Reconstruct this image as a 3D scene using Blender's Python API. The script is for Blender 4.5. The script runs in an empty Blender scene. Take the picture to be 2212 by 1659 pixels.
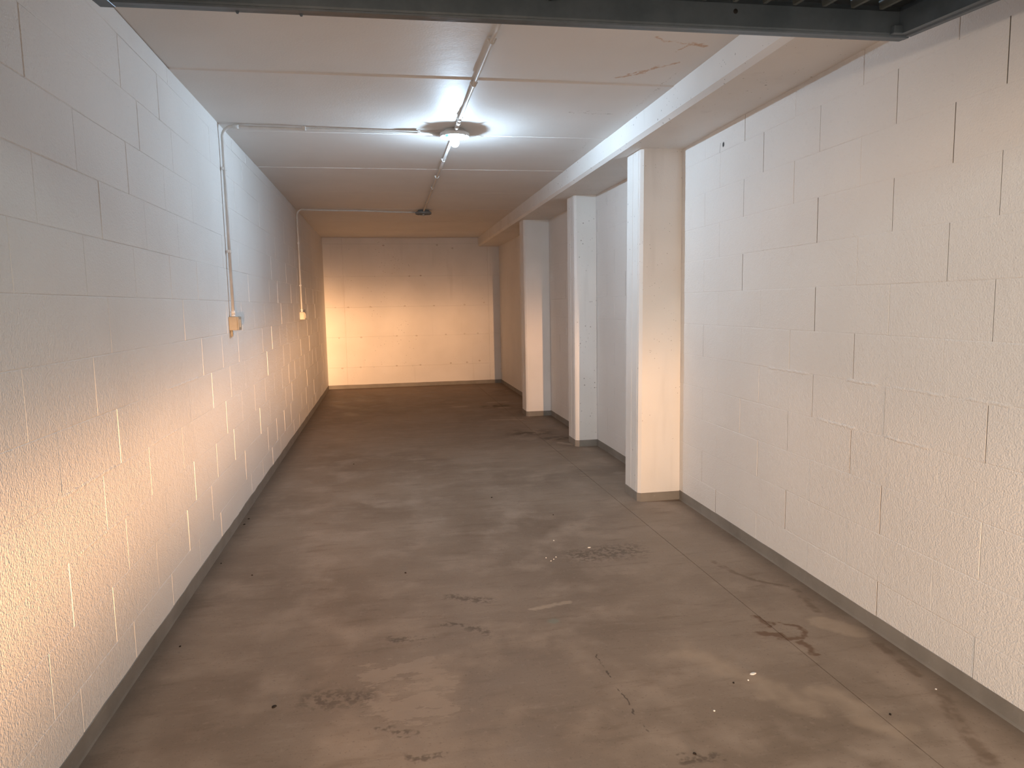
import bpy, bmesh, math, random
from mathutils import Vector, Matrix
random.seed(7)
sc = bpy.context.scene
COL = sc.collection

# ------------------------------------------------------------------ camera
F_PX = 1528.98
YAW, PITCH, ROLL, CAM_H = 0.1696, 0.1121, -0.0183, 1.36
fw = Vector((math.sin(YAW), math.cos(YAW), 0)); rt = Vector((math.cos(YAW), -math.sin(YAW), 0)); up = Vector((0, 0, 1))
f2 = fw * math.cos(PITCH) - up * math.sin(PITCH); u2 = up * math.cos(PITCH) + fw * math.sin(PITCH)
r3 = rt * math.cos(ROLL) + u2 * math.sin(ROLL); u3 = u2 * math.cos(ROLL) - rt * math.sin(ROLL)
cam_d = bpy.data.cameras.new('camera'); cam = bpy.data.objects.new('camera', cam_d); COL.objects.link(cam)
cam_d.sensor_width = 36.0; cam_d.lens = F_PX / 2212 * 36.0; cam_d.clip_start = 0.02; cam_d.clip_end = 100
cam.matrix_world = Matrix(((r3.x, u3.x, -f2.x, 0), (r3.y, u3.y, -f2.y, 0), (r3.z, u3.z, -f2.z, CAM_H), (0, 0, 0, 1)))
sc.camera = cam

# ------------------------------------------------------------------ world, lights, exposure
sc.view_settings.view_transform = 'Standard'; sc.view_settings.look = 'None'
sc.view_settings.gamma = 1.0; sc.view_settings.use_curve_mapping = False
sc.view_settings.exposure = 0.0
wd = bpy.data.worlds.new('corridor_ambient'); sc.world = wd; wd.use_nodes = True
wd.node_tree.nodes['Background'].inputs[0].default_value = (0.90, 1.0, 1.0, 1)
wd.node_tree.nodes['Background'].inputs[1].default_value = 0.22

HEAD_POS = Vector((0.85, -7.0, 0.40))
def headlamp(pos, energy):
    """car headlamp standing in the drive behind the camera: wide, flat halogen beam"""
    l = bpy.data.lights.new('headlamp_beam', 'SPOT'); o = bpy.data.objects.new('headlamp_beam', l); COL.objects.link(o)
    o.location = pos; o.rotation_euler = (math.pi / 2, 0, 0)          # looks along +Y, local x = right, local y = up
    l.energy = energy; l.color = (1.0, 0.533, 0.25); l.shadow_soft_size = 0.035
    l.spot_size = math.radians(70); l.spot_blend = 0.3; l.use_nodes = True
    nt = l.node_tree; N = nt.nodes; em = N['Emission']
    tc = N.new('ShaderNodeTexCoord'); sp = N.new('ShaderNodeSeparateXYZ'); nt.links.new(tc.outputs['Normal'], sp.inputs[0])
    def m(op, a, b=None, c=None):
        n = N.new('ShaderNodeMath'); n.operation = op
        for i, v in enumerate((a, b, c)):
            if v is None: continue
            if isinstance(v, (int, float)): n.inputs[i].default_value = v
            else: nt.links.new(v, n.inputs[i])
        return n.outputs[0]
    az = m('ABSOLUTE', sp.outputs[2]); u = m('DIVIDE', sp.outputs[0], az); v = m('DIVIDE', sp.outputs[1], az)
    d = m('SUBTRACT', v, 0.031)
    dup_ = m('DIVIDE', m('MAXIMUM', d, 0.0), 0.024); sg = N.new('ShaderNodeMapRange'); sg.interpolation_type = 'SMOOTHSTEP'; nt.links.new(u, sg.inputs[0])
    for i, x in enumerate((-0.14, -0.085, 0.030, 0.062)): sg.inputs[i + 1].default_value = x
    ddn = m('DIVIDE', m('MINIMUM', d, 0.0), sg.outputs[0])
    q = m('ADD', m('MULTIPLY', dup_, dup_), m('MULTIPLY', ddn, ddn))
    fade = N.new('ShaderNodeMapRange'); fade.interpolation_type = 'SMOOTHSTEP'; nt.links.new(v, fade.inputs[0])
    for i, x in enumerate((0.07, 0.15, 0.065, 0.004)): fade.inputs[i + 1].default_value = x
    bv = m('ADD', m('MULTIPLY', m('EXPONENT', m('MULTIPLY', q, -0.5)), 0.94), fade.outputs[0])
    cr = N.new('ShaderNodeValToRGB'); cr.color_ramp.interpolation = 'EASE'
    nt.links.new(m('DIVIDE', m('ADD', u, 0.32), 0.5), cr.inputs[0])
    pts = [(-0.32, .42), (-0.20, .36), (-0.155, .51), (-0.12, .80), (-0.10, .47), (-0.08, .35), (-0.05, .27), (0.0, .19), (0.06, .090), (0.075, .056), (0.088, .045), (0.115, .080), (0.18, .04)]
    el = cr.color_ramp.elements
    while len(el) < len(pts): el.new(0.5)
    for e, (a, b) in zip(el, pts):
        e.position = (a + .32) / .5; e.color = (b, b, b, 1)
    nt.links.new(m('MULTIPLY', bv, cr.outputs[0]), em.inputs['Strength'])
    return o
headlamp(HEAD_POS, 52500)

# added fill light for the corridor, left behind the camera, lifts the right wall
al = bpy.data.lights.new('corridor_fill_light', 'AREA'); ao = bpy.data.objects.new('corridor_fill_light', al); COL.objects.link(ao)
al.shape = 'RECTANGLE'; al.size = 1.6; al.size_y = 0.7; al.energy = 172; al.color = (1.0, 0.775, 0.59)
ao.location = (-1.5, -2.4, 1.95); ao.rotation_euler = (math.radians(80), 0, math.radians(-40))

al2 = bpy.data.lights.new('drive_fill_light', 'AREA'); ao2 = bpy.data.objects.new('drive_fill_light', al2); COL.objects.link(ao2)  # second added fill, no lamp seen there; brightens the front and fades with depth
al2.shape = 'RECTANGLE'; al2.size = 1.2; al2.size_y = 0.2; al2.energy = 54; al2.color = (.76, .95, 1.0)
ao2.location = (0.5, -1.4, 2.3); ao2.rotation_euler = (math.radians(25), 0, 0)
# ------------------------------------------------------------------ room dimensions
ZC, ZS = 2.498, 2.35                       # ceiling, underside of the beam
def xl(y): return -0.9609 - 0.0061 * y
Y_FRONT = 0.35
Y_SPLIT = 4.66
def xr(y): return 1.8974 + 0.0077 * y if y <= Y_SPLIT else 1.9333 - 0.0050 * (y - Y_SPLIT)
def yb(x): return 12.1284 + 0.019 * x
COURSE0, COURSE = 0.012, 0.2

# ------------------------------------------------------------------ mesh helpers
def link_mesh(name, bm, mat, parent=None, smooth=False):
    me = bpy.data.meshes.new(name); bmesh.ops.recalc_face_normals(bm, faces=bm.faces)
    bm.to_mesh(me); bm.free()
    if smooth:
        for p in me.polygons: p.use_smooth = True
    if mat: me.materials.append(mat)
    o = bpy.data.objects.new(name, me); COL.objects.link(o)
    if parent: o.parent = parent
    return o
def obj_from_mesh(name, me, parent=None, loc=(0, 0, 0)):
    o = bpy.data.objects.new(name, me); COL.objects.link(o); o.location = loc
    if parent: o.parent = parent
    return o
def empty(name, loc=(0, 0, 0)):
    o = bpy.data.objects.new(name, None); COL.objects.link(o); o.location = loc; o.empty_display_size = 0.05
    return o
def tag(o, label, cat, group=None):
    o['label'] = label; o['category'] = cat
    if group: o['group'] = group
    return o
def structure(o): o['kind'] = 'structure'; return o
def add_box(bm, lo, hi, bevel=0):
    x0, y0, z0 = lo; x1, y1, z1 = hi
    v = [bm.verts.new(p) for p in ((x0, y0, z0), (x1, y0, z0), (x1, y1, z0), (x0, y1, z0), (x0, y0, z1), (x1, y0, z1), (x1, y1, z1), (x0, y1, z1))]
    fs = [bm.faces.new([v[i] for i in q]) for q in ((3, 2, 1, 0), (4, 5, 6, 7), (0, 1, 5, 4), (1, 2, 6, 5), (2, 3, 7, 6), (3, 0, 4, 7))]
    if bevel:
        es = set(e for f in fs for e in f.edges)
        bmesh.ops.bevel(bm, geom=list(es), offset=bevel, segments=2, affect='EDGES', profile=0.5)
def add_prism(bm, pts, z0, z1):
    a = [bm.verts.new((p[0], p[1], z0)) for p in pts]; b = [bm.verts.new((p[0], p[1], z1)) for p in pts]
    bm.faces.new(a[::-1]); bm.faces.new(b); n = len(pts)
    for i in range(n): bm.faces.new((a[i], a[(i + 1) % n], b[(i + 1) % n], b[i]))
def add_extrude(bm, prof, p0, ax_u, ax_v, ax_l, length):
    """closed profile (u,v) swept along ax_l"""
    p0, U, V, Lx = Vector(p0), Vector(ax_u), Vector(ax_v), Vector(ax_l)
    a = [bm.verts.new(p0 + U * u + V * v) for u, v in prof]; b = [bm.verts.new(p0 + U * u + V * v + Lx * length) for u, v in prof]
    bm.faces.new(a[::-1]); bm.faces.new(b); n = len(prof)
    for i in range(n): bm.faces.new((a[i], a[(i + 1) % n], b[(i + 1) % n], b[i]))
def add_tube(bm, path, r, seg=12, caps=True):
    path = [Vector(p) for p in path]; rings = []
    ref = None
    for i, p in enumerate(path):
        t = (path[min(i + 1, len(path) - 1)] - path[max(i - 1, 0)]).normalized()
        if ref is None:
            ref = Vector((0, 0, 1)) if abs(t.z) < 0.9 else Vector((0, 1, 0))
        n = (ref - t * ref.dot(t)).normalized(); b = t.cross(n); ref = n
        rings.append([bm.verts.new(p + n * math.cos(2 * math.pi * k / seg) * r + b * math.sin(2 * math.pi * k / seg) * r) for k in range(seg)])
    for a, b in zip(rings, rings[1:]):
        for k in range(seg): bm.faces.new((a[k], a[(k + 1) % seg], b[(k + 1) % seg], b[k]))
    if caps: bm.faces.new(rings[0][::-1]); bm.faces.new(rings[-1])
def add_lathe(bm, prof, c=(0, 0, 0), seg=40, closed=False):
    c = Vector(c); rings = []
    for r, z in prof:
        if r < 1e-6: rings.append([bm.verts.new(c + Vector((0, 0, z)))])
        else: rings.append([bm.verts.new(c + Vector((r * math.cos(2 * math.pi * k / seg), r * math.sin(2 * math.pi * k / seg), z))) for k in range(seg)])
    prs = list(zip(rings, rings[1:])) + ([(rings[-1], rings[0])] if closed else [])
    for a, b in prs:
        for k in range(seg):
            k2 = (k + 1) % seg
            if len(a) == 1 and len(b) == 1: continue
            if len(a) == 1: bm.faces.new((a[0], b[k2], b[k]))
            elif len(b) == 1: bm.faces.new((a[k], a[k2], b[0]))
            else: bm.faces.new((a[k], a[k2], b[k2], b[k]))

# ------------------------------------------------------------------ materials
class Mat:
    def __init__(s, name, rough=0.6, spec=0.4, metal=0.0):
        s.m = bpy.data.materials.new(name); s.m.use_nodes = True; s.nt = s.m.node_tree; s.N = s.nt.nodes
        s.b = s.N['Principled BSDF']; s.b.inputs['Roughness'].default_value = rough
        s.b.inputs['Specular IOR Level'].default_value = spec; s.b.inputs['Metallic'].default_value = metal
        g = s.N.new('ShaderNodeNewGeometry'); s.pos = g.outputs['Position']
    def ln(s, a, b): s.nt.links.new(a, b)
    def put(s, sock, v):
        if isinstance(v, (int, float)): sock.default_value = v
        elif isinstance(v, (tuple, list, Vector)):
            v = tuple(v); sock.default_value = v if len(sock.default_value) == len(v) else v + (1,)
        else: s.ln(v, sock)
    def math(s, op, a, b=None, c=None, clamp=False):
        n = s.N.new('ShaderNodeMath'); n.operation = op; n.use_clamp = clamp
        for i, v in enumerate((a, b, c)):
            if v is not None: s.put(n.inputs[i], v)
        return n.outputs[0]
    def vmath(s, op, a, b=None, out=0):
        n = s.N.new('ShaderNodeVectorMath'); n.operation = op; s.put(n.inputs[0], a)
        if b is not None:
            if op == 'SCALE': s.put(n.inputs['Scale'], b)
            else: s.put(n.inputs[1], b)
        return n.outputs['Value'] if op in ('LENGTH', 'DOT_PRODUCT', 'DISTANCE') else n.outputs[0]
    def noise(s, scale, detail=3, rough=0.55, vec=None, color=False, stretch=None):
        n = s.N.new('ShaderNodeTexNoise'); v = vec or s.pos
        if stretch: v = s.vmath('MULTIPLY', v, stretch)
        s.ln(v, n.inputs['Vector']); n.inputs['Scale'].default_value = scale; n.inputs['Detail'].default_value = detail; n.inputs['Roughness'].default_value = rough
        return n.outputs['Color' if color else 'Fac']
    def voro(s, scale, vec=None):
        n = s.N.new('ShaderNodeTexVoronoi'); s.ln(vec or s.pos, n.inputs['Vector']); n.inputs['Scale'].default_value = scale
        return n
    def remap(s, v, a, b, lo=0.0, hi=1.0, smooth=True):
        n = s.N.new('ShaderNodeMapRange'); n.interpolation_type = 'SMOOTHSTEP' if smooth else 'LINEAR'
        s.put(n.inputs[0], v); n.inputs[1].default_value = a; n.inputs[2].default_value = b; n.inputs[3].default_value = lo; n.inputs[4].default_value = hi
        return n.outputs[0]
    def mix(s, fac, a, b, mode='MIX'):
        n = s.N.new('ShaderNodeMix'); n.data_type = 'RGBA'; n.blend_type = mode
        s.put(n.inputs[0], fac); s.put(n.inputs[6], a); s.put(n.inputs[7], b); return n.outputs[2]
    def warp(s, scale, amp, detail=3):
        c = s.noise(scale, detail, color=True)
        return s.vmath('ADD', s.pos, s.vmath('SCALE', s.vmath('SUBTRACT', c, (.5, .5, .5)), amp))
    def seg(s, p, a, b, w, soft=0.6):
        """mask of a stroke from a to b of half width w"""
        a, b = Vector(a), Vector(b)
        if len(a) == 2: a = Vector((a.x, a.y, 0)); b = Vector((b.x, b.y, 0))
        ba = b - a; L2 = max(ba.dot(ba), 1e-9)
        pa = s.vmath('SUBTRACT', p, a)
        h = s.math('DIVIDE', s.vmath('DOT_PRODUCT', pa, ba), L2, clamp=True)
        sv = s.vmath('SCALE', ba, 0.0); s.ln(h, sv.node.inputs['Scale'])
        d = s.vmath('LENGTH', s.vmath('SUBTRACT', pa, sv))
        return s.remap(d, w * (1 - soft), w * (1 + soft), 1.0, 0.0)
    def most(s, ms):
        r = ms[0]
        for k in ms[1:]: r = s.math('MAXIMUM', r, k)
        return r
    def color(s, c): s.put(s.b.inputs['Base Color'], c)
    def bump(s, h, strength, dist=0.002, prev=None):
        n = s.N.new('ShaderNodeBump'); n.inputs['Strength'].default_value = strength; n.inputs['Distance'].default_value = dist
        s.put(n.inputs['Height'], h)
        if prev is not None: s.ln(prev, n.inputs['Normal'])
        s.ln(n.outputs[0], s.b.inputs['Normal']); return n.outputs[0]

PAINT = (0.79, 0.765, 0.735)
def mat_block_paint():
    m = Mat('block_paint', 0.62, 0.3)
    g = m.noise(1.3, 2); c = m.mix(m.remap(g, .3, .75), PAINT, (0.74, 0.715, 0.685))
    fl = m.remap(m.noise(60, 1), .66, .74); c = m.mix(m.math('MULTIPLY', fl, .10), c, (0.5, .47, .44))
    gr = m.remap(m.noise(4.5, 3, .65), .60, .80); c = m.mix(m.math('MULTIPLY', gr, .10), c, (.45, .42, .40))
    # drilled hole with its scratches high on the right wall
    w = m.pos
    hole = m.seg(w, (1.928, 3.918, 2.252), (1.928, 3.918, 2.246), .011, .4); sc_ = m.seg(w, (1.928, 3.955, 2.262), (1.928, 3.962, 2.215), .004)
    c = m.mix(hole, c, (.03, .028, .025)); c = m.mix(m.math('MULTIPLY', sc_, .5), c, (.25, .22, .2))
    m.color(c)
    a = m.noise(150, 1, .6); b = m.noise(38, 2, .6)
    n1 = m.bump(a, .9, .0022); m.bump(b, .5, .003, n1)
    return m.m
def mat_concrete_paint(name='concrete_paint', pits=1.0, stain=0.0):
    m = Mat(name, 0.6, 0.3)
    g = m.noise(2.0, 2); c = m.mix(m.remap(g, .3, .75), PAINT, (0.73, 0.705, 0.67))
    v = m.voro(22); d = v.outputs['Distance']; r = m.noise(3.0, 2)
    sel = m.math('GREATER_THAN', v.outputs['Color'], .62)
    pit = m.math('MULTIPLY', m.math('MULTIPLY', m.remap(d, .06, .17, 1, 0), sel), m.remap(r, .42, .56))
    v2 = m.voro(60); pit2 = m.math('MULTIPLY', m.math('MULTIPLY', m.remap(v2.outputs['Distance'], .08, .2, 1, 0), m.math('GREATER_THAN', v2.outputs['Color'], .72)), m.remap(m.noise(5, 2), .48, .60))
    pit = m.math('MAXIMUM', pit, pit2)
    c = m.mix(m.math('MULTIPLY', pit, .75 * pits), c, (.16, .13, .11))
    st = m.remap(m.noise(9, 2, .6, stretch=(1, 1, .12)), .60, .80); c = m.mix(m.math('MULTIPLY', st, .14), c, (.4, .37, .34))
    m.color(c)
    n1 = m.bump(m.noise(110, 1, .6), .35, .0018); m.bump(m.noise(14, 2), .3, .004, n1)
    return m.m
def mat_ceiling():
    m = Mat('ceiling_paint', 0.6, 0.3)
    c = m.mix(m.remap(m.noise(1.6, 2), .3, .75), PAINT, (0.745, 0.72, 0.69))
    w = m.warp(22, .05, 3); Z = ZC
    P3 = lambda x, y: (x, y, Z)
    rs = [m.seg(w, P3(1.193, 3.06), P3(1.225, 3.10), .008), m.seg(w, P3(1.225, 3.10), P3(1.40, 3.125), .008), m.seg(w, P3(1.38, 3.12), P3(1.45, 3.14), .014), m.seg(w, P3(1.37, 3.14), P3(1.345, 3.22), .006),
          m.seg(w, P3(1.19, 3.62), P3(1.30, 3.53), .010), m.seg(w, P3(1.29, 3.52), P3(1.34, 3.43), .011), m.seg(w, P3(1.33, 3.46), P3(1.42, 3.36), .009), m.seg(w, P3(1.22, 3.57), P3(1.31, 3.47), .005)]
    edge = m.math('MULTIPLY', m.most(rs), m.remap(m.noise(45, 2, .7), .30, .55))
    c = m.mix(m.math('MULTIPLY', edge, .75), c, (.52, .30, .16))
    w2 = m.warp(30, .08, 3)
    cr = [m.seg(w2, P3(1.09, 4.28), P3(1.40, 4.29), .006), m.seg(w2, P3(1.15, 4.24), P3(1.3, 4.22), .004), m.seg(w2, P3(1.44, 5.0), P3(1.46, 5.25), .005), m.seg(w2, P3(1.36, 5.33), P3(1.46, 5.30), .006), m.seg(w2, P3(1.47, 3.5), P3(1.48, 4.3), .004), m.seg(w2, P3(.88, 9.75), P3(.93, 9.78), .015)]
    crk = m.math('MULTIPLY', m.most(cr), m.remap(m.noise(60, 3), .42, .6))
    c = m.mix(m.math('MULTIPLY', crk, .55), c, (.30, .26, .22)); m.color(c)
    n1 = m.bump(m.noise(90, 1, .6), .2, .002); m.bump(m.noise(8, 2), .25, .004, n1)
    return m.m
def mat_mortar():
    m = Mat('bare_mortar', .9, .1); m.color(m.mix(m.noise(30, 3), (.10, .09, .08), (.16, .145, .13))); return m.m
def mat_grey_band():
    m = Mat('grey_plinth_paint', .6, .3)
    c = m.mix(m.remap(m.noise(5, 4), .3, .7), (.215, .195, .17), (.27, .245, .215))
    c = m.mix(m.math('MULTIPLY', m.remap(m.noise(40, 4, .7), .62, .75), .5), c, (.40, .37, .33))
    m.color(c); m.bump(m.noise(70, 3), .3, .002); return m.m
def mat_floor():
    m = Mat('worn_concrete', .62, .18)
    big = m.noise(.9, 3, .6); mid = m.noise(3.2, 3, .62); fine = m.noise(38, 2, .65); streak = m.noise(7, 4, .65, stretch=(.55, 2.2, 1))
    c = m.mix(m.remap(big, .32, .68), (0.211, 0.152, 0.109), (0.289, 0.214, 0.158))
    c = m.mix(m.remap(mid, .42, .72), c, (0.332, 0.248, 0.186))
    c = m.mix(m.math('MULTIPLY', m.remap(streak, .52, .75), .45), c, (0.162, 0.109, 0.073))
    c = m.mix(m.math('MULTIPLY', m.remap(streak, .45, .25), .28), c, (0.381, 0.297, 0.226))
    c = m.mix(m.math('MULTIPLY', m.remap(fine, .55, .8), .25), c, (0.395, 0.302, 0.233))
    c = m.mix(m.math('MULTIPLY', m.remap(m.noise(85, 1, .7), .60, .75), .3), c, (0.112, 0.075, 0.056))
    wA = m.warp(6, .22, 2); wB = m.warp(14, .09, 2); wC = m.warp(30, .03, 1)
    # flaked light patches where a coating has lifted
    rg_ = m.most([m.seg(m.pos, (-.10, 2.55), (.04, 2.58), .11, .9), m.seg(m.pos, (.06, 2.56), (.13, 2.42), .10, .9), m.seg(m.pos, (-.08, 2.36), (.05, 2.25), .10, .9), m.seg(m.pos, (.06, 2.42), (.12, 2.26), .09, .9)])
    nf = m.noise(11, 5, .68, stretch=(.6, 1.5, 1))
    fl = m.remap(m.math('ADD', m.math('MULTIPLY', rg_, .26), m.math("MULTIPLY", nf, .62)), .518, .540)
    fl = m.math('MULTIPLY', fl, m.math('MINIMUM', m.math('MULTIPLY', rg_, 6.0), 1.0))
    c = m.mix(m.math('MULTIPLY', fl, .55), c, (.37, .275, .205))
    # dark smudges and scrape marks
    ds = m.most([m.seg(wB, (.24, 3.2), (.40, 3.12), .035), m.seg(wB, (.30, 2.86), (.36, 2.80), .03), m.seg(wB, (-.04, 2.82), (.09, 2.80), .02, .4), m.seg(wB, (.18, 2.93), (.25, 2.89), .02, .4),
                 m.seg(wB, (-.08, 2.20), (.02, 2.16), .022, .4), m.seg(wB, (.02, 2.04), (.12, 2.03), .018, .4), m.seg(wB, (.82, 1.87), (.92, 1.85), .02, .4), m.seg(wB, (1.0, 3.6), (1.25, 3.62), .10, .8), m.seg(wB, (-.30, 2.42), (-.15, 2.40), .05, .9)])
    ds = m.math('MULTIPLY', ds, m.remap(m.noise(30, 2, .7), .42, .58))
    c = m.mix(m.math('MULTIPLY', ds, .60), c, (0.079, 0.053, 0.036))
    # wet looking stains by the far columns
    oil = m.math('MULTIPLY', m.most([m.seg(wA, (1.36, 7.30), (1.55, 7.25), .14, .8), m.seg(wA, (1.55, 6.9), (1.68, 6.9), .10, .9), m.seg(wA, (1.3, 9.3), (1.45, 9.4), .12, .9)]), m.remap(m.noise(9, 2), .35, .6))
    c = m.mix(m.math('MULTIPLY', oil, .75), c, (0.064, 0.037, 0.022))
    # pale marks
    pl = m.most([m.seg(wC, (.585, 2.985), (.76, 3.025), .016, .5), m.seg(wC, (1.35, 9.72), (1.56, 9.72), .05, .5), m.seg(wB, (.86, 9.45), (.95, 9.45), .07), m.seg(wB, (1.42, 9.2), (1.48, 9.2), .06), m.seg(wB, (1.60, 6.68), (1.70, 6.56), .03), m.seg(wB, (1.15, 8.25), (1.5, 8.15), .03)])
    c = m.mix(m.math('MULTIPLY', pl, .42), c, (0.538, 0.407, 0.297))
    pr = m.most([m.seg(wC, (1.755, 2.60), (1.835, 2.50), .055, .25), m.seg(wA, (1.43, 2.09), (1.54, 1.88), .05, .8), m.seg(wA, (1.1, 2.45), (1.35, 2.05), .05, .9)])
    c = m.mix(m.math('MULTIPLY', pr, .45), c, (0.461, 0.341, 0.243))
    c = m.mix(m.math('MULTIPLY', m.seg(wC, (.645, 2.847), (.652, 2.85), .022, .4), .5), c, (0.218, 0.242, 0.189))
    # brown water marks with dark rims near the right hand joint
    rs = m.most([m.seg(wB, (1.45, 2.565), (1.52, 2.54), .022, .4), m.seg(wB, (1.50, 2.515), (1.60, 2.50), .013, .5), m.seg(wB, (1.54, 2.64), (1.64, 2.59), .011, .5), m.seg(wB, (1.64, 2.58), (1.60, 2.50), .013, .5), m.seg(wB, (1.58, 2.47), (1.57, 2.36), .013, .5), m.seg(wB, (1.51, 2.72), (1.525, 2.62), .012, .5)])
    c = m.mix(m.math('MULTIPLY', rs, .75), c, (0.134, 0.066, 0.034))
    wl = m.most([m.seg(wC, (1.63, 3.36), (1.66, 3.20), .014), m.seg(wC, (1.66, 3.20), (1.71, 3.08), .012), m.seg(wC, (1.71, 3.08), (1.82, 2.98), .012), m.seg(wC, (1.84, 2.93), (1.80, 2.70), .016), m.seg(wC, (1.86, 2.40), (1.84, 2.15), .018), m.seg(wC, (1.83, 2.03), (1.74, 1.84), .022), m.seg(wC, (1.74, 1.84), (1.69, 1.68), .026)])
    wl = m.math('MULTIPLY', wl, m.remap(m.noise(13, 2, .65), .36, .56, .25, 1.0))
    c = m.mix(m.math('MULTIPLY', wl, .55), c, (0.128, 0.077, 0.047))
    # hairline crack / saw mark
    ck = m.math('MULTIPLY', m.seg(wC, (.742, 2.56), (.765, 1.98), .0035, .4), m.remap(m.noise(14, 1), .40, .5))
    ck2 = m.seg(wC, (-.75, 5.35), (1.05, 5.95), .004, .5)
    c = m.mix(m.math('MULTIPLY', ck, .7), c, (0.058, 0.040, 0.027)); c = m.mix(m.math('MULTIPLY', ck2, .14), c, (0.090, 0.061, 0.041))
    # dust and dirt gathered along the two side walls
    sx = m.N.new('ShaderNodeSeparateXYZ'); m.ln(wB, sx.inputs[0])
    dl = m.remap(sx.outputs[0], -.98, -.80, 1, 0); dr = m.remap(sx.outputs[0], 1.76, 1.93, 0, 1)
    c = m.mix(m.math('MULTIPLY', m.math('MAXIMUM', dl, dr), .40), c, (0.096, 0.066, 0.045))
    m.color(c)
    m.put(m.b.inputs['Roughness'], m.remap(mid, .3, .7, .50, .68))
    n1 = m.bump(m.noise(160, 1, .6), .18, .0012); m.bump(m.noise(6, 2), .15, .006, n1)
    return m.m
def mat_plain(name, c1, c2, scale=20, rough=.5, spec=.4, metal=0., bump=.15):
    m = Mat(name, rough, spec, metal); m.color(m.mix(m.remap(m.noise(scale, 4, .6), .35, .7), c1, c2))
    if bump: m.bump(m.noise(scale * 6, 2), bump, .001)
    return m.m
M_BLOCK = mat_block_paint(); M_CONC = mat_concrete_paint(); M_CEIL = mat_ceiling(); M_MORTAR = mat_mortar(); M_BAND = mat_grey_band(); M_FLOOR = mat_floor()
M_BACK = mat_concrete_paint('back_wall_paint', .8)
M_PVC = mat_plain('conduit_plastic', (.62, .60, .57), (.70, .68, .65), 12, .45, .4)
M_BOX = mat_plain('switch_beige_plastic', (.31, .275, .22), (.36, .32, .26), 10, .4, .5)
M_ROCKER = mat_plain('switch_rocker_plastic', (.40, .37, .31), (.45, .42, .36), 10, .3, .5)
M_LAMP = mat_plain('lamp_white_plastic', (.72, .72, .70), (.78, .78, .76), 14, .45, .4)
M_LAMPG = mat_plain('lamp_shaded_plastic', (.19, .20, .20), (.25, .26, .26), 14, .5, .4)  # darker copy of the lamp plastic, shade of the unlit lamp put into the colour
M_SOCK = mat_plain('porcelain', (.55, .54, .50), (.62, .61, .57), 14, .35, .5)
M_SCREW = mat_plain('blue_terminal_plastic', (.05, .28, .42), (.07, .36, .50), 14, .4, .5)
M_STEEL = mat_plain('door_grey_steel', (.090, .124, .156), (.124, .162, .200), 7, .42, .5, .35, .1)
M_SHEET = mat_plain('door_sheet_steel', (.046, .060, .064), (.070, .088, .092), 5, .48, .5, .3, .1)
M_RIB = mat_plain('door_rib_steel', (.13, .15, .15), (.17, .20, .20), 5, .45, .5, .3, .1)
M_BLACK = mat_plain('black_rubber', (.012, .012, .012), (.02, .02, .02), 9, .6, .3)
M_CHIP = mat_plain('white_flake', (.72, .70, .67), (.8, .78, .75), 90, .7, .2)
M_DARK = mat_plain('dark_grit', (.018, .013, .010), (.035, .026, .02), 90, .8, .2)

# ------------------------------------------------------------------ floor
floor_o = None
bm = bmesh.new(); add_box(bm, (-6, -8, -.20), (6, 12.6, -.012)); floor_o = structure(link_mesh('floor', bm, M_MORTAR))
def jx(y): return 1.556 - 0.0105 * y + 0.0 * y          # the long joint beside the columns
def slab(pts, name='slab'):
    bm = bmesh.new(); a = [bm.verts.new((x, y, 0)) for x, y in pts]; t = bm.faces.new(a)
    r = bmesh.ops.extrude_face_region(bm, geom=[t]); vs = [v for v in r['geom'] if isinstance(v, bmesh.types.BMVert)]
    for v in vs: v.co.z = -.02
    return link_mesh(name, bm, M_FLOOR, floor_o)
G = .0016
slab([(-1.3, Y_FRONT), (jx(Y_FRONT) - G, Y_FRONT), (jx(12.3) - G, 12.3), (-1.3, 12.3)])
slab([(jx(Y_FRONT) + G, Y_FRONT), (2.2, Y_FRONT), (2.2, 12.3), (jx(12.3) + G, 12.3)])
slab([(-6, -8), (6, -8), (6, Y_FRONT - .004), (-6, Y_FRONT - .004)])

# ------------------------------------------------------------------ block walls
def block_mesh(w, h, sign, bl=.003, br=.003, bz=.0028, cache={}):
    """one painted block: local x = out of the wall (sign), y = length, z = height; chamfered face, bl/br/bz = chamfer at the ends and bed joints"""
    k = (round(w, 4), round(h, 4), sign, bl, br, bz)
    if k in cache: return cache[k]
    bm = bmesh.new(); D = -.012
    r0 = [bm.verts.new((D * sign, y, z)) for y, z in ((0, 0), (w, 0), (w, h), (0, h))]
    r1 = [bm.verts.new((-d * .75 * sign, y, z)) for y, z, d in ((0, 0, bl), (w, 0, br), (w, h, br), (0, h, bl))]
    r2 = [bm.verts.new((0, y, z)) for y, z in ((bl, bz), (w - br, bz), (w - br, h - bz), (bl, h - bz))]
    for a, b in ((r0, r1), (r1, r2)):
        for i in range(4): bm.faces.new((a[i], a[(i + 1) % 4], b[(i + 1) % 4], b[i]))
    f = bm.faces.new(r2); bmesh.ops.recalc_face_normals(bm, faces=bm.faces); f.normal_update()
    if f.normal.x * sign < 0: bmesh.ops.reverse_faces(bm, faces=bm.faces)
    me = bpy.data.meshes.new('block')
    if sign < 0:                                   # the roller never reached the ends of the blocks inside the open joints
        for q in bm.faces:
            if abs(q.normal.y) > .95: q.material_index = 1
    bm.to_mesh(me); bm.free(); me.materials.append(M_BLOCK); me.materials.append(M_MORTAR); cache[k] = me
    return me
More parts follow.
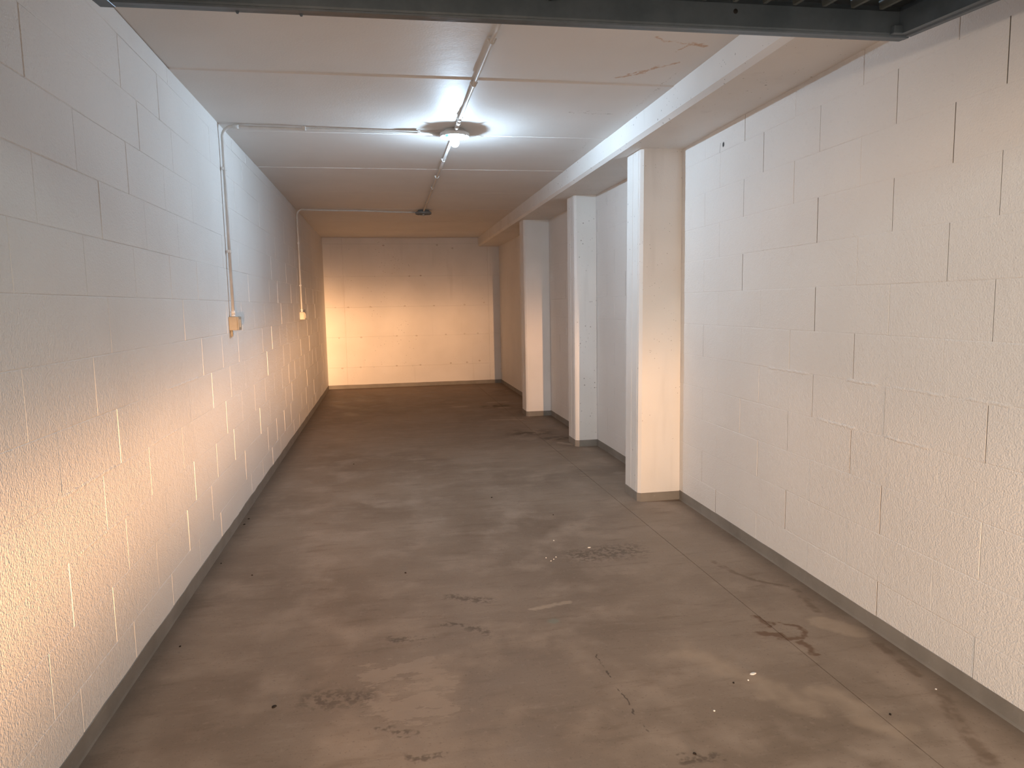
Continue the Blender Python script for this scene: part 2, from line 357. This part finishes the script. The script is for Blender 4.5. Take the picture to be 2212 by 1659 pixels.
def block_wall(name, origin_xy, angle, y0, y1, ztop, sign, pitch, offs, parity, rng, y_stuff=99, open_at=None):
    """wall whose local y runs along it; blocks proud of a bare mortar core"""
    o = None
    bm = bmesh.new()
    if sign > 0: add_box(bm, (-.20, y0, -.1), (-.006, y1, ztop))
    else: add_box(bm, (.006, y0, -.1), (.20, y1, ztop))
    o = structure(link_mesh(name, bm, M_MORTAR)); o.location = (origin_xy[0], origin_xy[1], 0); o.rotation_euler = (0, 0, angle)
    z0 = 0.0; row = 0; far = bmesh.new(); nfar = 0
    while z0 < ztop - .01:
        z1 = min(COURSE0 + COURSE * (row + 1), ztop)
        if ztop - z1 < .02: z1 = ztop
        off = offs[(row + parity) % 2]; n0 = math.floor((y0 - off) / pitch)
        y = off + n0 * pitch; prev = 0
        bz = (.0030, .0022, .0026, .0034)[rng.randrange(4)] * (1.0 if sign > 0 else 1.35)
        while y < y1 - .004:
            a = max(y, y0); b = min(y + pitch, y1); y += pitch
            if b - a < .03: continue
            nxt = rng.choices((0, 1, 2), (.26, .34, .40))[0]           # painted shut, shallow, open joint
            if open_at is not None:
                nxt = 2 if any(abs(b - q) < .08 for q in open_at.get(row, ())) else min(nxt, 1)
                if abs(a - y0) < .001: prev = 0
            gap = (.0001, .0006, .0024)[prev] if a > y0 else 0; jit = rng.uniform(-.0008, .0008)
            w = b - a - gap; tb = (.0007, .0022, .0030) if sign > 0 else (.0007, .0018, .0009); bl = tb[prev]; br = tb[nxt]; prev = nxt
            me = block_mesh(w, z1 - z0, sign, bl, br, bz)
            if a < y_stuff: obj_from_mesh('block', me, o, (jit, a + gap, z0))
            else:
                vs = [far.verts.new(Vector(v.co) + Vector((jit, a + gap, z0))) for v in me.vertices]
                for p in me.polygons: far.faces.new([vs[i] for i in p.vertices])
                nfar += 1
        z0 = z1; row += 1
    if nfar:
        s = link_mesh('distant_blocks', far, M_BLOCK, o); s['kind'] = 'stuff'
    else: far.free()
    return o
rg = random.Random(3)
aL = math.atan(0.0061); aR = -math.atan(0.0077); aR2 = math.atan(0.0050)
wall_left = block_wall('wall_left', (xl(0), 0), aL, Y_FRONT, 12.25, ZC, 1, .4765, (2.08, 2.25), 1, rg, 10.2)
wall_right = block_wall('wall_right', (xr(0), 0), aR, Y_FRONT, Y_SPLIT, ZC, -1, .4925, (3.955, 4.158), 0, rg, 99,
                        {10: (2.0, 2.48, 2.97, 3.46), 9: (2.19, 3.655), 8: (2.485, 2.97, 2.01), 7: (3.66, 2.19), 6: (2.967, 2.0), 5: (4.164, 2.675), 4: (2.48, 2.0, 2.962), 3: (2.67, 3.158), 2: (2.476,), 1: (3.148,), 0: (2.47, 1.99, 3.944)})
wall_right_rear = block_wall('wall_right_rear', (xr(Y_SPLIT), Y_SPLIT), aR2, 0.0, 12.25 - Y_SPLIT, ZC, -1, .4925, (3.955 + .4925 * 2 - Y_SPLIT, 4.158 + .4925 - Y_SPLIT), 0, rg)

# front wall around the door opening
bm = bmesh.new()
add_box(bm, (-6, Y_FRONT - .17, -.1), (-.80, Y_FRONT - .001, 2.9)); add_box(bm, (1.80, Y_FRONT - .17, -.1), (6, Y_FRONT - .001, 2.9)); add_box(bm, (-.80, Y_FRONT - .17, 2.26), (1.80, Y_FRONT - .001, 2.9))
structure(link_mesh('wall_front', bm, M_CONC))

# squeezed out mortar painted over, along one bed joint of the right wall
def mortar_ridge(wall, y0, y1, z, sign, rng):
    bm = bmesh.new(); n = int((y1 - y0) / .012); prev = None
    for i in range(n + 1):
        y = y0 + (y1 - y0) * i / n; h = .0010 + .0020 * abs(math.sin(i * 1.7 + 2.2 * math.sin(i * .37))) * rng.uniform(.4, 1); e = min(1, i / 4, (n - i) / 4); zz = z + rng.uniform(-.002, .002)
        r = [bm.verts.new((sign * t * e - sign * .002 * (1 - e), y, zz + dz)) for t, dz in ((-.002, -.010), (h * .7, -.005), (h, .0), (h * .6, .005), (-.002, .009))]
        if prev:
            for k in range(4): bm.faces.new((prev[k], prev[k + 1], r[k + 1], r[k]))
        prev = r
    o = link_mesh('mortar_ridge', bm, M_BLOCK, wall, True); return o
for y0, y1, z in ((1.86, 2.12, 1.0135), (2.14, 2.47, 1.012), (2.50, 2.75, 1.012), (2.98, 3.4, 1.012), (2.2, 2.5, .8125), (2.62, 2.95, .812), (1.6, 1.95, 1.612)):
    mortar_ridge(wall_right, y0, y1, z, -1, rg)
for y0, y1, z in ((2.2, 2.7, .8125), (3.05, 3.5, .812), (3.3, 3.9, 1.012), (2.3, 2.8, .6125)):
    mortar_ridge(wall_left, y0, y1, z, 1, rg)

# ------------------------------------------------------------------ back wall of cast concrete, board marked
bm = bmesh.new(); add_box(bm, (-1.4, .006, -.1), (2.3, .25, ZC)); wall_back = structure(link_mesh('wall_back', bm, M_BACK))
wall_back.location = (0, yb(0), 0); wall_back.rotation_euler = (0, 0, math.atan(.019))
xs = [-1.3, -.72, 1.70, 2.2]; zs = [0, .356, .864, 1.358, 1.866, 2.40, ZC]
for i in range(3):
    for j in range(len(zs) - 1):
        bm = bmesh.new(); c = .0035; j_ = rg.uniform(-.002, .002)
        x0, x1, z0, z1 = xs[i], xs[i + 1], zs[j], zs[j + 1]
        def rr(ix, y): return [bm.verts.new((x, y, z)) for x, z in ((x0 + ix, z0 + ix), (x1 - ix, z0 + ix), (x1 - ix, z1 - ix), (x0 + ix, z1 - ix))]
        r0, r1, r2 = rr(.0008, .012), rr(.0008, .003 + j_), rr(c, j_)
        for a, b in ((r0, r1), (r1, r2)):
            for k in range(4): bm.faces.new((a[k], a[(k + 1) % 4], b[(k + 1) % 4], b[k]))
        bm.faces.new(r2); link_mesh('shuttering_panel', bm, M_BACK, wall_back)
# tie marks left by the shuttering: shallow rimmed knobs
def tie_mark_mesh():
    bm = bmesh.new(); add_lathe(bm, [(0, -.004), (.004, -.003), (.006, .002), (.010, .0015), (.013, -.001)], seg=10)
    for v in bm.verts: v.co = Vector((v.co.x * 1.3, -v.co.z, v.co.y))
    me = bpy.data.meshes.new('tie_mark'); bmesh.ops.recalc_face_normals(bm, faces=bm.faces); bm.to_mesh(me); bm.free(); me.materials.append(M_TIE); return me
M_TIE = mat_plain('tie_mark_concrete', (.46, .40, .35), (.62, .57, .52), 60, .8, .2)
tm = tie_mark_mesh()
for x, z in ((-.87, 1.352), (-.66, 1.36), (-.30, 1.36), (.27, 1.365), (.76, 1.362), (1.28, 1.37), (1.62, 1.40), (-.83, .852), (-.47, .856), (.12, .868), (.45, .862), (.95, .87), (1.27, .875), (1.5, .876), (-.80, .345), (-.50, .35), (.10, .358), (.5, .36), (1.02, .375), (1.30, .378), (1.52, .40), (-.05, 2.37), (.84, 2.375), (1.1, 2.32), (.36, 1.86), (.55, 1.868)):
    obj_from_mesh('tie_mark', tm, wall_back, (x, 0, z))

# ------------------------------------------------------------------ ceiling of precast slabs, 1.2 m wide
bm = bmesh.new(); add_box(bm, (-1.5, Y_FRONT, ZC + .02), (2.4, 12.6, ZC + .25)); ceiling = structure(link_mesh('ceiling', bm, M_CEIL))
sy = [Y_FRONT, 1.32, 2.52, 3.72, 4.92, 6.125, 7.36, 8.6, 9.85, 11.12, 12.35]
for k in range(len(sy) - 1):
    bm = bmesh.new(); x0, x1 = -1.3, 1.60; dz = (0, 0, .003, 0, .001, 0, .001, 0, 0, 0)[k]
    prof = [(sy[k], .03), (sy[k], .008 + dz), (sy[k] + .010, dz), (sy[k + 1] - .010, dz), (sy[k + 1], .008 + dz), (sy[k + 1], .03)]
    add_extrude(bm, prof, (x0, 0, ZC), (0, 1, 0), (0, 0, 1), (1, 0, 0), x1 - x0); link_mesh('ceiling_panel', bm, M_CEIL, ceiling)

# beam along the right side
bm = bmesh.new(); CH = .022
prof = [(1.541, ZC + .03), (1.541, ZS + CH), (1.541 + CH, ZS), (1.97, ZS), (1.97, ZC + .03)]
add_extrude(bm, prof, (0, Y_FRONT, 0), (1, 0, 0), (0, 0, 1), (0, 1, 0), 12.32 - Y_FRONT)
beam = link_mesh('ceiling_beam', bm, M_CONC); tag(beam, 'long white concrete beam running under the ceiling above the columns', 'beam')

# ------------------------------------------------------------------ columns
def column(label, x0, y0, y1, xt, yt):
    """x0,y0 = front left corner at floor, xt,yt the same at the beam"""
    root = empty('column', (x0 + .15, (y0 + y1) / 2, 0)); tag(root, label, 'column', 'row of white columns on the right')
    off = Vector(root.location); c = .020; bm = bmesh.new()
    def foot(x, ya, z):
        d = y1 - y0; xw = xr((y0 + y1) / 2) - .002
        return [(xw, ya, z), (x + c, ya, z), (x + .004, ya + c * .75, z), (x, ya + c, z), (x, ya + c + .018, z), (x + .004, ya + c + .021, z), (x + .004, ya + c + .026, z), (x, ya + c + .029, z), (x, ya + .15, z), (x + .003, ya + .152, z), (x + .003, ya + .156, z), (x, ya + .158, z), (x, ya + d - c, z), (x + c, ya + d, z), (xw, ya + d, z)]
    a = [bm.verts.new(Vector(p) - off) for p in foot(x0, y0, 0)]; b = [bm.verts.new(Vector(p) - off) for p in foot(xt, yt, ZS)]
    n = len(a); bm.faces.new(a); bm.faces.new(b)
    for i in range(n): bm.faces.new((a[i], a[(i + 1) % n], b[(i + 1) % n], b[i]))
    link_mesh('shaft', bm, M_CONC, root)
    bm = bmesh.new(); t = .003; xw = xr(y0)
    def ring(z, tt): return [bm.verts.new(Vector((px, py, z)) - off) for px, py in ((xw - .003, y0 - tt), (x0 + c - tt * .4, y0 - tt), (x0 - tt, y0 + c - tt * .4), (x0 - tt, y1 - c), (x0 + c, y1 + tt), (xw - .003, y1 + tt))]
    r0, r1, r2 = ring(0, t), ring(.060, t), ring(.061, -.004)
    for a, b in ((r0, r1), (r1, r2)):
        for i in range(5): bm.faces.new((a[i], a[i + 1], b[i + 1], b[i]))
    link_mesh('plinth_band', bm, M_BAND, root)['label'] = 'grey painted band around the column foot'
    return root
column('nearest white concrete column, broad front face lit warm', 1.634, 4.512, 4.80, 1.650, 4.512)
column('middle white concrete column, half its front in shadow', 1.712, 6.445, 6.73, 1.714, 6.445)
column('farthest white concrete column, nearest to the back wall', 1.609, 8.370, 8.66, 1.606, 8.370)

# ------------------------------------------------------------------ painted grey plinth bands
def band(name, pts, h, t, inward, rng, wob=.002):
    """pts along the wall foot; thin painted band with a slightly wavy top edge"""
    bm = bmesh.new(); prev = None
    for k in range(len(pts) - 1):
        a, b = Vector((*pts[k], 0)), Vector((*pts[k + 1], 0)); n = max(1, int((b - a).length / .12)); nv = Vector((*inward, 0))
        for i in range(n + (1 if k == len(pts) - 2 else 0)):
            p = a + (b - a) * (i / n); hh = h + rng.uniform(-wob, wob); fw_ = rng.uniform(0, .001)
            r = [bm.verts.new(p + nv * (t + fw_ + .001)), bm.verts.new(p + nv * t + Vector((0, 0, .010))), bm.verts.new(p + nv * t + Vector((0, 0, hh))), bm.verts.new(p - nv * .002 + Vector((0, 0, hh + .001)))]
            if prev:
                for j in range(3): bm.faces.new((prev[j], r[j], r[j + 1], prev[j + 1]))
            prev = r
    return structure(link_mesh(name, bm, M_BAND))
band('baseboard_left', [(xl(Y_FRONT), Y_FRONT), (xl(12.1), 12.1)], .068, .0035, (1, 0), rg, .003)
band('baseboard_right', [(xr(Y_FRONT), Y_FRONT), (xr(4.508), 4.508)], .066, .0025, (-1, 0), rg, .001)
band('baseboard_right_middle', [(xr(4.80), 4.80), (xr(6.44), 6.44)], .062, .0025, (-1, 0), rg, .001)
band('baseboard_right_rear', [(xr(6.73), 6.73), (xr(8.365), 8.365)], .062, .0025, (-1, 0), rg, .001)
band('baseboard_right_corner', [(xr(8.66), 8.66), (xr(12.1), yb(1.9) - .004)], .062, .0025, (-1, 0), rg, .001)
band('baseboard_back', [(xl(12) + .003, yb(-1.03)), (xr(12) - .003, yb(1.9))], .062, .003, (0, -1), rg, .002)

# ------------------------------------------------------------------ ceiling lamps
LX, LY = .466, 4.76
def lamp(label, loc, lit):
    root = empty('ceiling_lamp', loc); tag(root, label, 'ceiling lamp', 'round ceiling lamps')
    mm = M_LAMP if lit else M_LAMPG
    bm = bmesh.new()       # open bulkhead housing, z measured down from the ceiling
    add_lathe(bm, [(.0, 0), (.062, 0), (.066, -.006), (.086, -.020), (.095, -.025), (.097, -.030), (.097, -.046), (.094, -.048), (.092, -.046), (.090, -.031), (.084, -.026), (.060, -.010), (0, -.008)], seg=48)
    link_mesh('housing', bm, mm, root, True)
    bm = bmesh.new(); add_lathe(bm, [(0, -.010), (.020, -.010), (.020, -.034), (.017, -.036), (.017, -.046), (.0, -.046)], seg=24); link_mesh('socket', bm, M_SOCK if lit else M_LAMPG, root, True)
    for a in (2.5, 4.1):
        bm = bmesh.new(); add_box(bm, (.060 * math.cos(a) - .009, .060 * math.sin(a) - .009, -.036), (.060 * math.cos(a) + .009, .060 * math.sin(a) + .009, -.011), .002)
        link_mesh('terminal', bm, M_SCREW if lit else M_LAMPG, root)
    for a in (.7, 2.27, 3.84, 5.41):
        bm = bmesh.new(); add_box(bm, (.0935 * math.cos(a) - .004, .0935 * math.sin(a) - .004, -.052), (.0935 * math.cos(a) + .004, .0935 * math.sin(a) + .004, -.044), .001); link_mesh('lug', bm, mm, root)
    return root
la = lamp('lit round white ceiling lamp with a bare glowing bulb', (LX, LY, ZC), True)
BZ = -.083
bm = bmesh.new(); prof = [(.012, -.042), (.0125, -.054)] + [(.029 * math.sin(t), BZ - .029 * math.cos(t)) for t in [math.pi * (1 - .13 - .87 * i / 10) for i in range(11)]]
prof[-1] = (0, BZ - .029); add_lathe(bm, prof, seg=28)
mb = bpy.data.materials.new('glowing_bulb_glass'); mb.use_nodes = True; nt = mb.node_tree; nt.nodes.clear()
o_ = nt.nodes.new('ShaderNodeOutputMaterial'); ad = nt.nodes.new('ShaderNodeAddShader'); tr = nt.nodes.new('ShaderNodeBsdfTransparent'); em = nt.nodes.new('ShaderNodeEmission')
em.inputs[0].default_value = (.80, .92, 1, 1); em.inputs[1].default_value = 6
nt.links.new(tr.outputs[0], ad.inputs[0]); nt.links.new(em.outputs[0], ad.inputs[1]); nt.links.new(ad.outputs[0], o_.inputs[0])
link_mesh('bulb', bm, mb, la, True)
pl = bpy.data.lights.new('bulb_light', 'POINT'); po = bpy.data.objects.new('bulb_light', pl); COL.objects.link(po)
po.location = (LX, LY, ZC + BZ); pl.energy = 59; pl.color = (.58, .79, 1.0); pl.shadow_soft_size = .006
# LED bulb: upward strength cut to hold down the glow on the ceiling
pl.use_nodes = True; nt = pl.node_tree; tc = nt.nodes.new('ShaderNodeTexCoord'); sp = nt.nodes.new('ShaderNodeSeparateXYZ'); mr = nt.nodes.new('ShaderNodeMapRange')
mr.interpolation_type = 'SMOOTHSTEP'; nt.links.new(tc.outputs['Normal'], sp.inputs[0]); nt.links.new(sp.outputs[2], mr.inputs[0])
for i, v in enumerate((.02, .43, 1.0, .05)): mr.inputs[i + 1].default_value = v
nt.links.new(mr.outputs[0], nt.nodes['Emission'].inputs['Strength'])
lb = lamp('unlit grey ceiling lamp without a bulb, nearer the back wall', (.452, 8.70, ZC), False)
bm = bmesh.new(); add_lathe(bm, [(0, -.046), (.012, -.046), (.012, -.068), (.0, -.068)], seg=16); link_mesh('contact_pin', bm, M_SOCK, lb, True)

# ------------------------------------------------------------------ conduits
PR = .0095
def clip_mesh():
    bm = bmesh.new(); n = 10          # saddle clip for a pipe along local y, wall on the +z side
    out = [(math.cos(math.pi * i / n) * (PR + .004), -math.sin(math.pi * i / n) * (PR + .004)) for i in range(n + 1)]
    prof = [(PR + .010, .012), (PR + .010, .008)] + [(x, z) for x, z in out] + [(-PR - .010, .008), (-PR - .010, .012)]
    add_extrude(bm, prof, (0, -.009, 0), (1, 0, 0), (0, 0, 1), (0, 1, 0), .018)
    me = bpy.data.meshes.new('clip'); bmesh.ops.recalc_face_normals(bm, faces=bm.faces); bm.to_mesh(me); bm.free(); me.materials.append(M_PVC); return me
CLIP = clip_mesh()
def conduit(label, path, clips, couplings=()):
    root = empty('conduit', path[0]); tag(root, label, 'conduit', 'white conduit pipes'); off = Vector(path[0])
    bm = bmesh.new(); add_tube(bm, [Vector(p) - off for p in path], PR, 12); link_mesh('pipe', bm, M_PVC, root, True)
    for p, ax in clips:
        c = obj_from_mesh('clip', CLIP, root, Vector(p) - off)
        if ax == 'x': c.rotation_euler = (0, 0, math.pi / 2)
        if ax == 'z': c.rotation_euler = (0, -math.pi / 2, 0); c.rotation_euler = Matrix(((0, 0, -1), (1, 0, 0), (0, -1, 0))).to_euler()
    for a, b in couplings:
        bm = bmesh.new(); add_tube(bm, [Vector(a) - off, Vector(b) - off], PR + .0035, 14); link_mesh('coupling', bm, M_PVC, root, True)
    return root
ZP = ZC - .020
conduit('straight white conduit on the ceiling between the garage door and the lit lamp', [(.483, Y_FRONT + .02, ZP), (.478, 3.0, ZP), (.468, 4.0, ZP), (LX + .002, LY - .075, ZP)],
        [((.4775, 3.14, ZP), 'y'), ((.4705, 3.74, ZP), 'y'), ((.4655, 4.42, ZP), 'y'), ((.48, 1.9, ZP), 'y')], [((.4670, 4.47, ZP), (.4665, 4.50, ZP)), ((.4665, 4.55, ZP), (.4662, 4.68, ZP))])
conduit('straight white conduit on the ceiling between the two lamps', [(LX, LY + .075, ZP), (.461, 6.0, ZP), (.452, 8.63, ZP)],
        [((.4612, 5.65, ZP), 'y'), ((.4585, 6.38, ZP), 'y'), ((.457, 6.96, ZP), 'y'), ((.4545, 8.0, ZP), 'y')])
def wall_run(y, z_low, lx, ly, r=.065):
    x0 = xl(y) + .022; zc = ZP; pts = [(x0, y, z_low), (x0, y, zc - r)]
    for i in range(1, 9):
        t = math.pi / 2 * i / 8; pts.append((x0 + r - r * math.cos(t), y, zc - r + r * math.sin(t)))
    n = 12
    for i in range(1, n + 1):
        f = i / n; pts.append((x0 + r + (lx - x0 - r) * f, y + (ly - y) * f, zc - (.0022 * math.sin(f * 9) if 0 < i < n else 0)))
    return pts, x0
p1, x0 = wall_run(4.725, 1.325, LX - .075, 4.80)
conduit('white conduit rising from the near switch and crossing to the lit lamp', p1, [((-.481, 4.741, ZP), 'x'), ((.235, 4.768, ZP), 'x'), ((x0, 4.725, 2.224), 'z'), ((x0, 4.725, 1.72), 'z')], [((x0, 4.725, 1.33), (x0, 4.725, 1.35)), ((x0 + .066, 4.7265, ZP), (x0 + .10, 4.728, ZP))])
p2, x02 = wall_run(8.53, 1.325, .36, 8.74)
conduit('white conduit rising from the far switch and crossing to the unlit lamp', p2, [((-.90, 8.546, ZP), 'x'), ((x02, 8.53, 2.1), 'z'), ((x02, 8.53, 1.62), 'z')], [((x02, 8.53, 1.33), (x02, 8.53, 1.35))])

# ------------------------------------------------------------------ switches
def switch(label, y, z, stub):
    x0 = xl(y) + .001; root = empty('light_switch', (x0, y, z)); tag(root, label, 'switch', 'surface switches on the left wall')
    bm = bmesh.new(); add_box(bm, (0, -.043, -.043), (.050, .043, .043), .003); link_mesh('box', bm, M_BOX, root)
    bm = bmesh.new(); add_box(bm, (.049, -.042, -.042), (.060, .042, .042), .004); link_mesh('cover', bm, M_BOX, root)
    bm = bmesh.new(); add_box(bm, (.058, -.020, -.026), (.064, .020, .026), .002); link_mesh('rocker', bm, M_ROCKER, root)
    bm = bmesh.new(); add_tube(bm, [(.021, 0, .040), (.021, 0, .054)], .014, 14); link_mesh('pipe_gland', bm, M_PVC, root, True)
    if stub:
        bm = bmesh.new(); add_tube(bm, [(.010, -.020, -.040), (.010, -.020, -.082)], .007, 12); link_mesh('pipe_stub', bm, M_BOX, root, True)
    return root
switch('beige light switch with a short pipe stub below it, on left wall', 4.725, 1.272, True)
switch('beige light switch farther along the left wall, near the back wall', 8.53, 1.272, False)

# ------------------------------------------------------------------ open tilting garage door overhead
DW = 2.485; DL = 2.05; TILT = math.atan(.080)
door = empty('garage_door', (.498, 2.268, 2.222)); tag(door, 'dark grey steel tilting garage door, raised open overhead', 'garage door')
# local: x across, y = toward the room (inner edge at 0, rest at negative y), z up
door.rotation_euler = (TILT, 0, math.atan(-.0115))
hw = DW / 2
def rail(name, prof, p0, u, v, l, length):
    bm = bmesh.new(); add_extrude(bm, prof, p0, u, v, l, length); return link_mesh(name, bm, M_STEEL, door)
# inner edge rail: stepped folded lip, then the face looking back to the camera
edge_prof = [(0, .010), (0, 0), (-.016, 0), (-.017, .003), (-.020, .003), (-.021, -.001), (-.046, -.001), (-.048, .004), (-.052, .004), (-.054, .010), (-.056, .075), (-.052, .075), (-.050, .090), (0, .090)]
rail('edge_rail', edge_prof, (-hw, 0, 0), (0, 1, 0), (0, 0, 1), (1, 0, 0), DW)
rail('edge_rail', [(0, 0), (.056, 0), (.056, .09), (0, .09)], (-hw, -DL, 0), (0, 1, 0), (0, 0, 1), (1, 0, 0), DW)
side_prof = [(0, 0), (-.018, 0), (-.020, .004), (-.046, .004), (-.048, .075), (-.044, .090), (0, .090)]
rail('side_rail', side_prof, (hw, -DL + .056, 0), (1, 0, 0), (0, 0, 1), (0, 1, 0), DL - .112)
rail('side_rail', [(-u, v) for u, v in side_prof], (-hw, -DL + .056, 0), (1, 0, 0), (0, 0, 1), (0, 1, 0), DL - .112)
bm = bmesh.new(); add_box(bm, (-hw + .01, -DL + .01, .098), (hw - .01, -.01, .101)); link_mesh('sheet', bm, M_SHEET, door)
rb = bmesh.new(); add_extrude(rb, [(-.011, .026), (-.006, .0), (.006, 0), (.011, .026)], (0, -DL + .06, .073), (1, 0, 0), (0, 0, 1), (0, 1, 0), DL - .12 - .012)
rib0 = link_mesh('rib', rb, M_RIB, door); rib0.location = (1.115, 0, 0)
for k in range(1, 23):
    c = rib0.copy(); COL.objects.link(c); c.location = (1.115 - .1015 * k, 0, 0)
bm = bmesh.new(); add_tube(bm, [(-.02, -.52, .060), (.012, -.22, .064), (.018, -.085, .066)], .011, 14); o = link_mesh('latch_rod', bm, M_STEEL, door, True); o['label'] = 'round latch rod with a dark rubber end'
bm = bmesh.new(); add_tube(bm, [(.0175, -.096, .0655), (.0186, -.066, .0662)], .0135, 14); link_mesh('rod_cap', bm, M_BLACK, o, True)
bm = bmesh.new(); add_lathe(bm, [(0, .0015), (.006, .0015), (.0075, 0)], seg=18)
for v in bm.verts: v.co = Vector((v.co.x, -v.co.z, v.co.y))
o = link_mesh('hole', bm, M_BLACK, door, True); o.location = (.62, -.0555, .052)
for px in (-.9, -.72):
    bm = bmesh.new(); add_lathe(bm, [(0, -.006), (.003, -.006), (.005, -.002), (.005, 0)], seg=10); o = link_mesh('rivet', bm, M_STEEL, door, True); o.location = (px, -.008, 0)
bm = bmesh.new(); add_box(bm, (hw - .075, -.075, .004), (hw - .002, -.002, .03), .003); link_mesh('corner_bracket', bm, M_STEEL, door)
bm = bmesh.new(); add_box(bm, (-hw - .030, -.16, -.004), (-hw + .012, -.004, .05), .003); link_mesh('corner_bracket', bm, M_STEEL, door)

# ------------------------------------------------------------------ crumbs on the floor
def flake(name, label, cat, group, x, y, w, l, h, rot, mat, rng):
    bm = bmesh.new(); n = 7; top = []; bot = []
    for i in range(n):
        a = 2 * math.pi * i / n; r = rng.uniform(.75, 1.1); px, py = math.cos(a) * w / 2 * r, math.sin(a) * l / 2 * r
        bot.append(bm.verts.new((px, py, 0))); top.append(bm.verts.new((px * .8, py * .8, h * rng.uniform(.6, 1.1))))
    bm.faces.new(bot[::-1]); bm.faces.new(top)
    for i in range(n): bm.faces.new((bot[i], bot[(i + 1) % n], top[(i + 1) % n], top[i]))
    o = link_mesh(name, bm, mat); o.location = (x, y, .0002); o.rotation_euler = (0, 0, rot); tag(o, label, cat, group); return o
flake('paint_chip', 'largest white paint chip on the floor near the long joint', 'paint chip', 'white chips on the floor', 1.264, 2.272, .030, .014, .004, .15, M_CHIP, rg)
flake('paint_chip', 'elongated white paint chip on mid floor, left of nearest column', 'paint chip', 'white chips on the floor', 1.056, 3.705, .020, .009, .003, .1, M_CHIP, rg)
for x, y in ((.889, 3.863), (.80, 3.549), (.84, 3.60), (.82, 3.57), (.785, 3.60), (1.225, 2.235), (1.02, 2.08), (1.83, 2.05)):
    flake('paint_crumb', 'tiny white crumb lying on the concrete floor', 'crumb', 'tiny white crumbs on the floor', x, y, .008, .007, .003, rg.uniform(0, 3), M_CHIP, rg)
for x, y, s in ((-.741, 3.685, .010), (-.887, 2.938, .012), (.035, 3.546, .013), (.67, 4.856, .016), (1.571, 1.946, .011), (1.165, 2.228, .009), (.86, 1.88, .013), (-.439, 2.404, .022), (-.955, 4.60, .02), (-.95, 4.72, .014), (-.94, 3.9, .011), (1.0, 4.35, .010), (-.35, 6.2, .013)):
    flake('dirt_crumb', 'small dark crumb of dirt lying on the concrete floor', 'crumb', 'dark crumbs on the floor', x, y, s, s * .7, .004, rg.uniform(0, 3), M_DARK, rg)
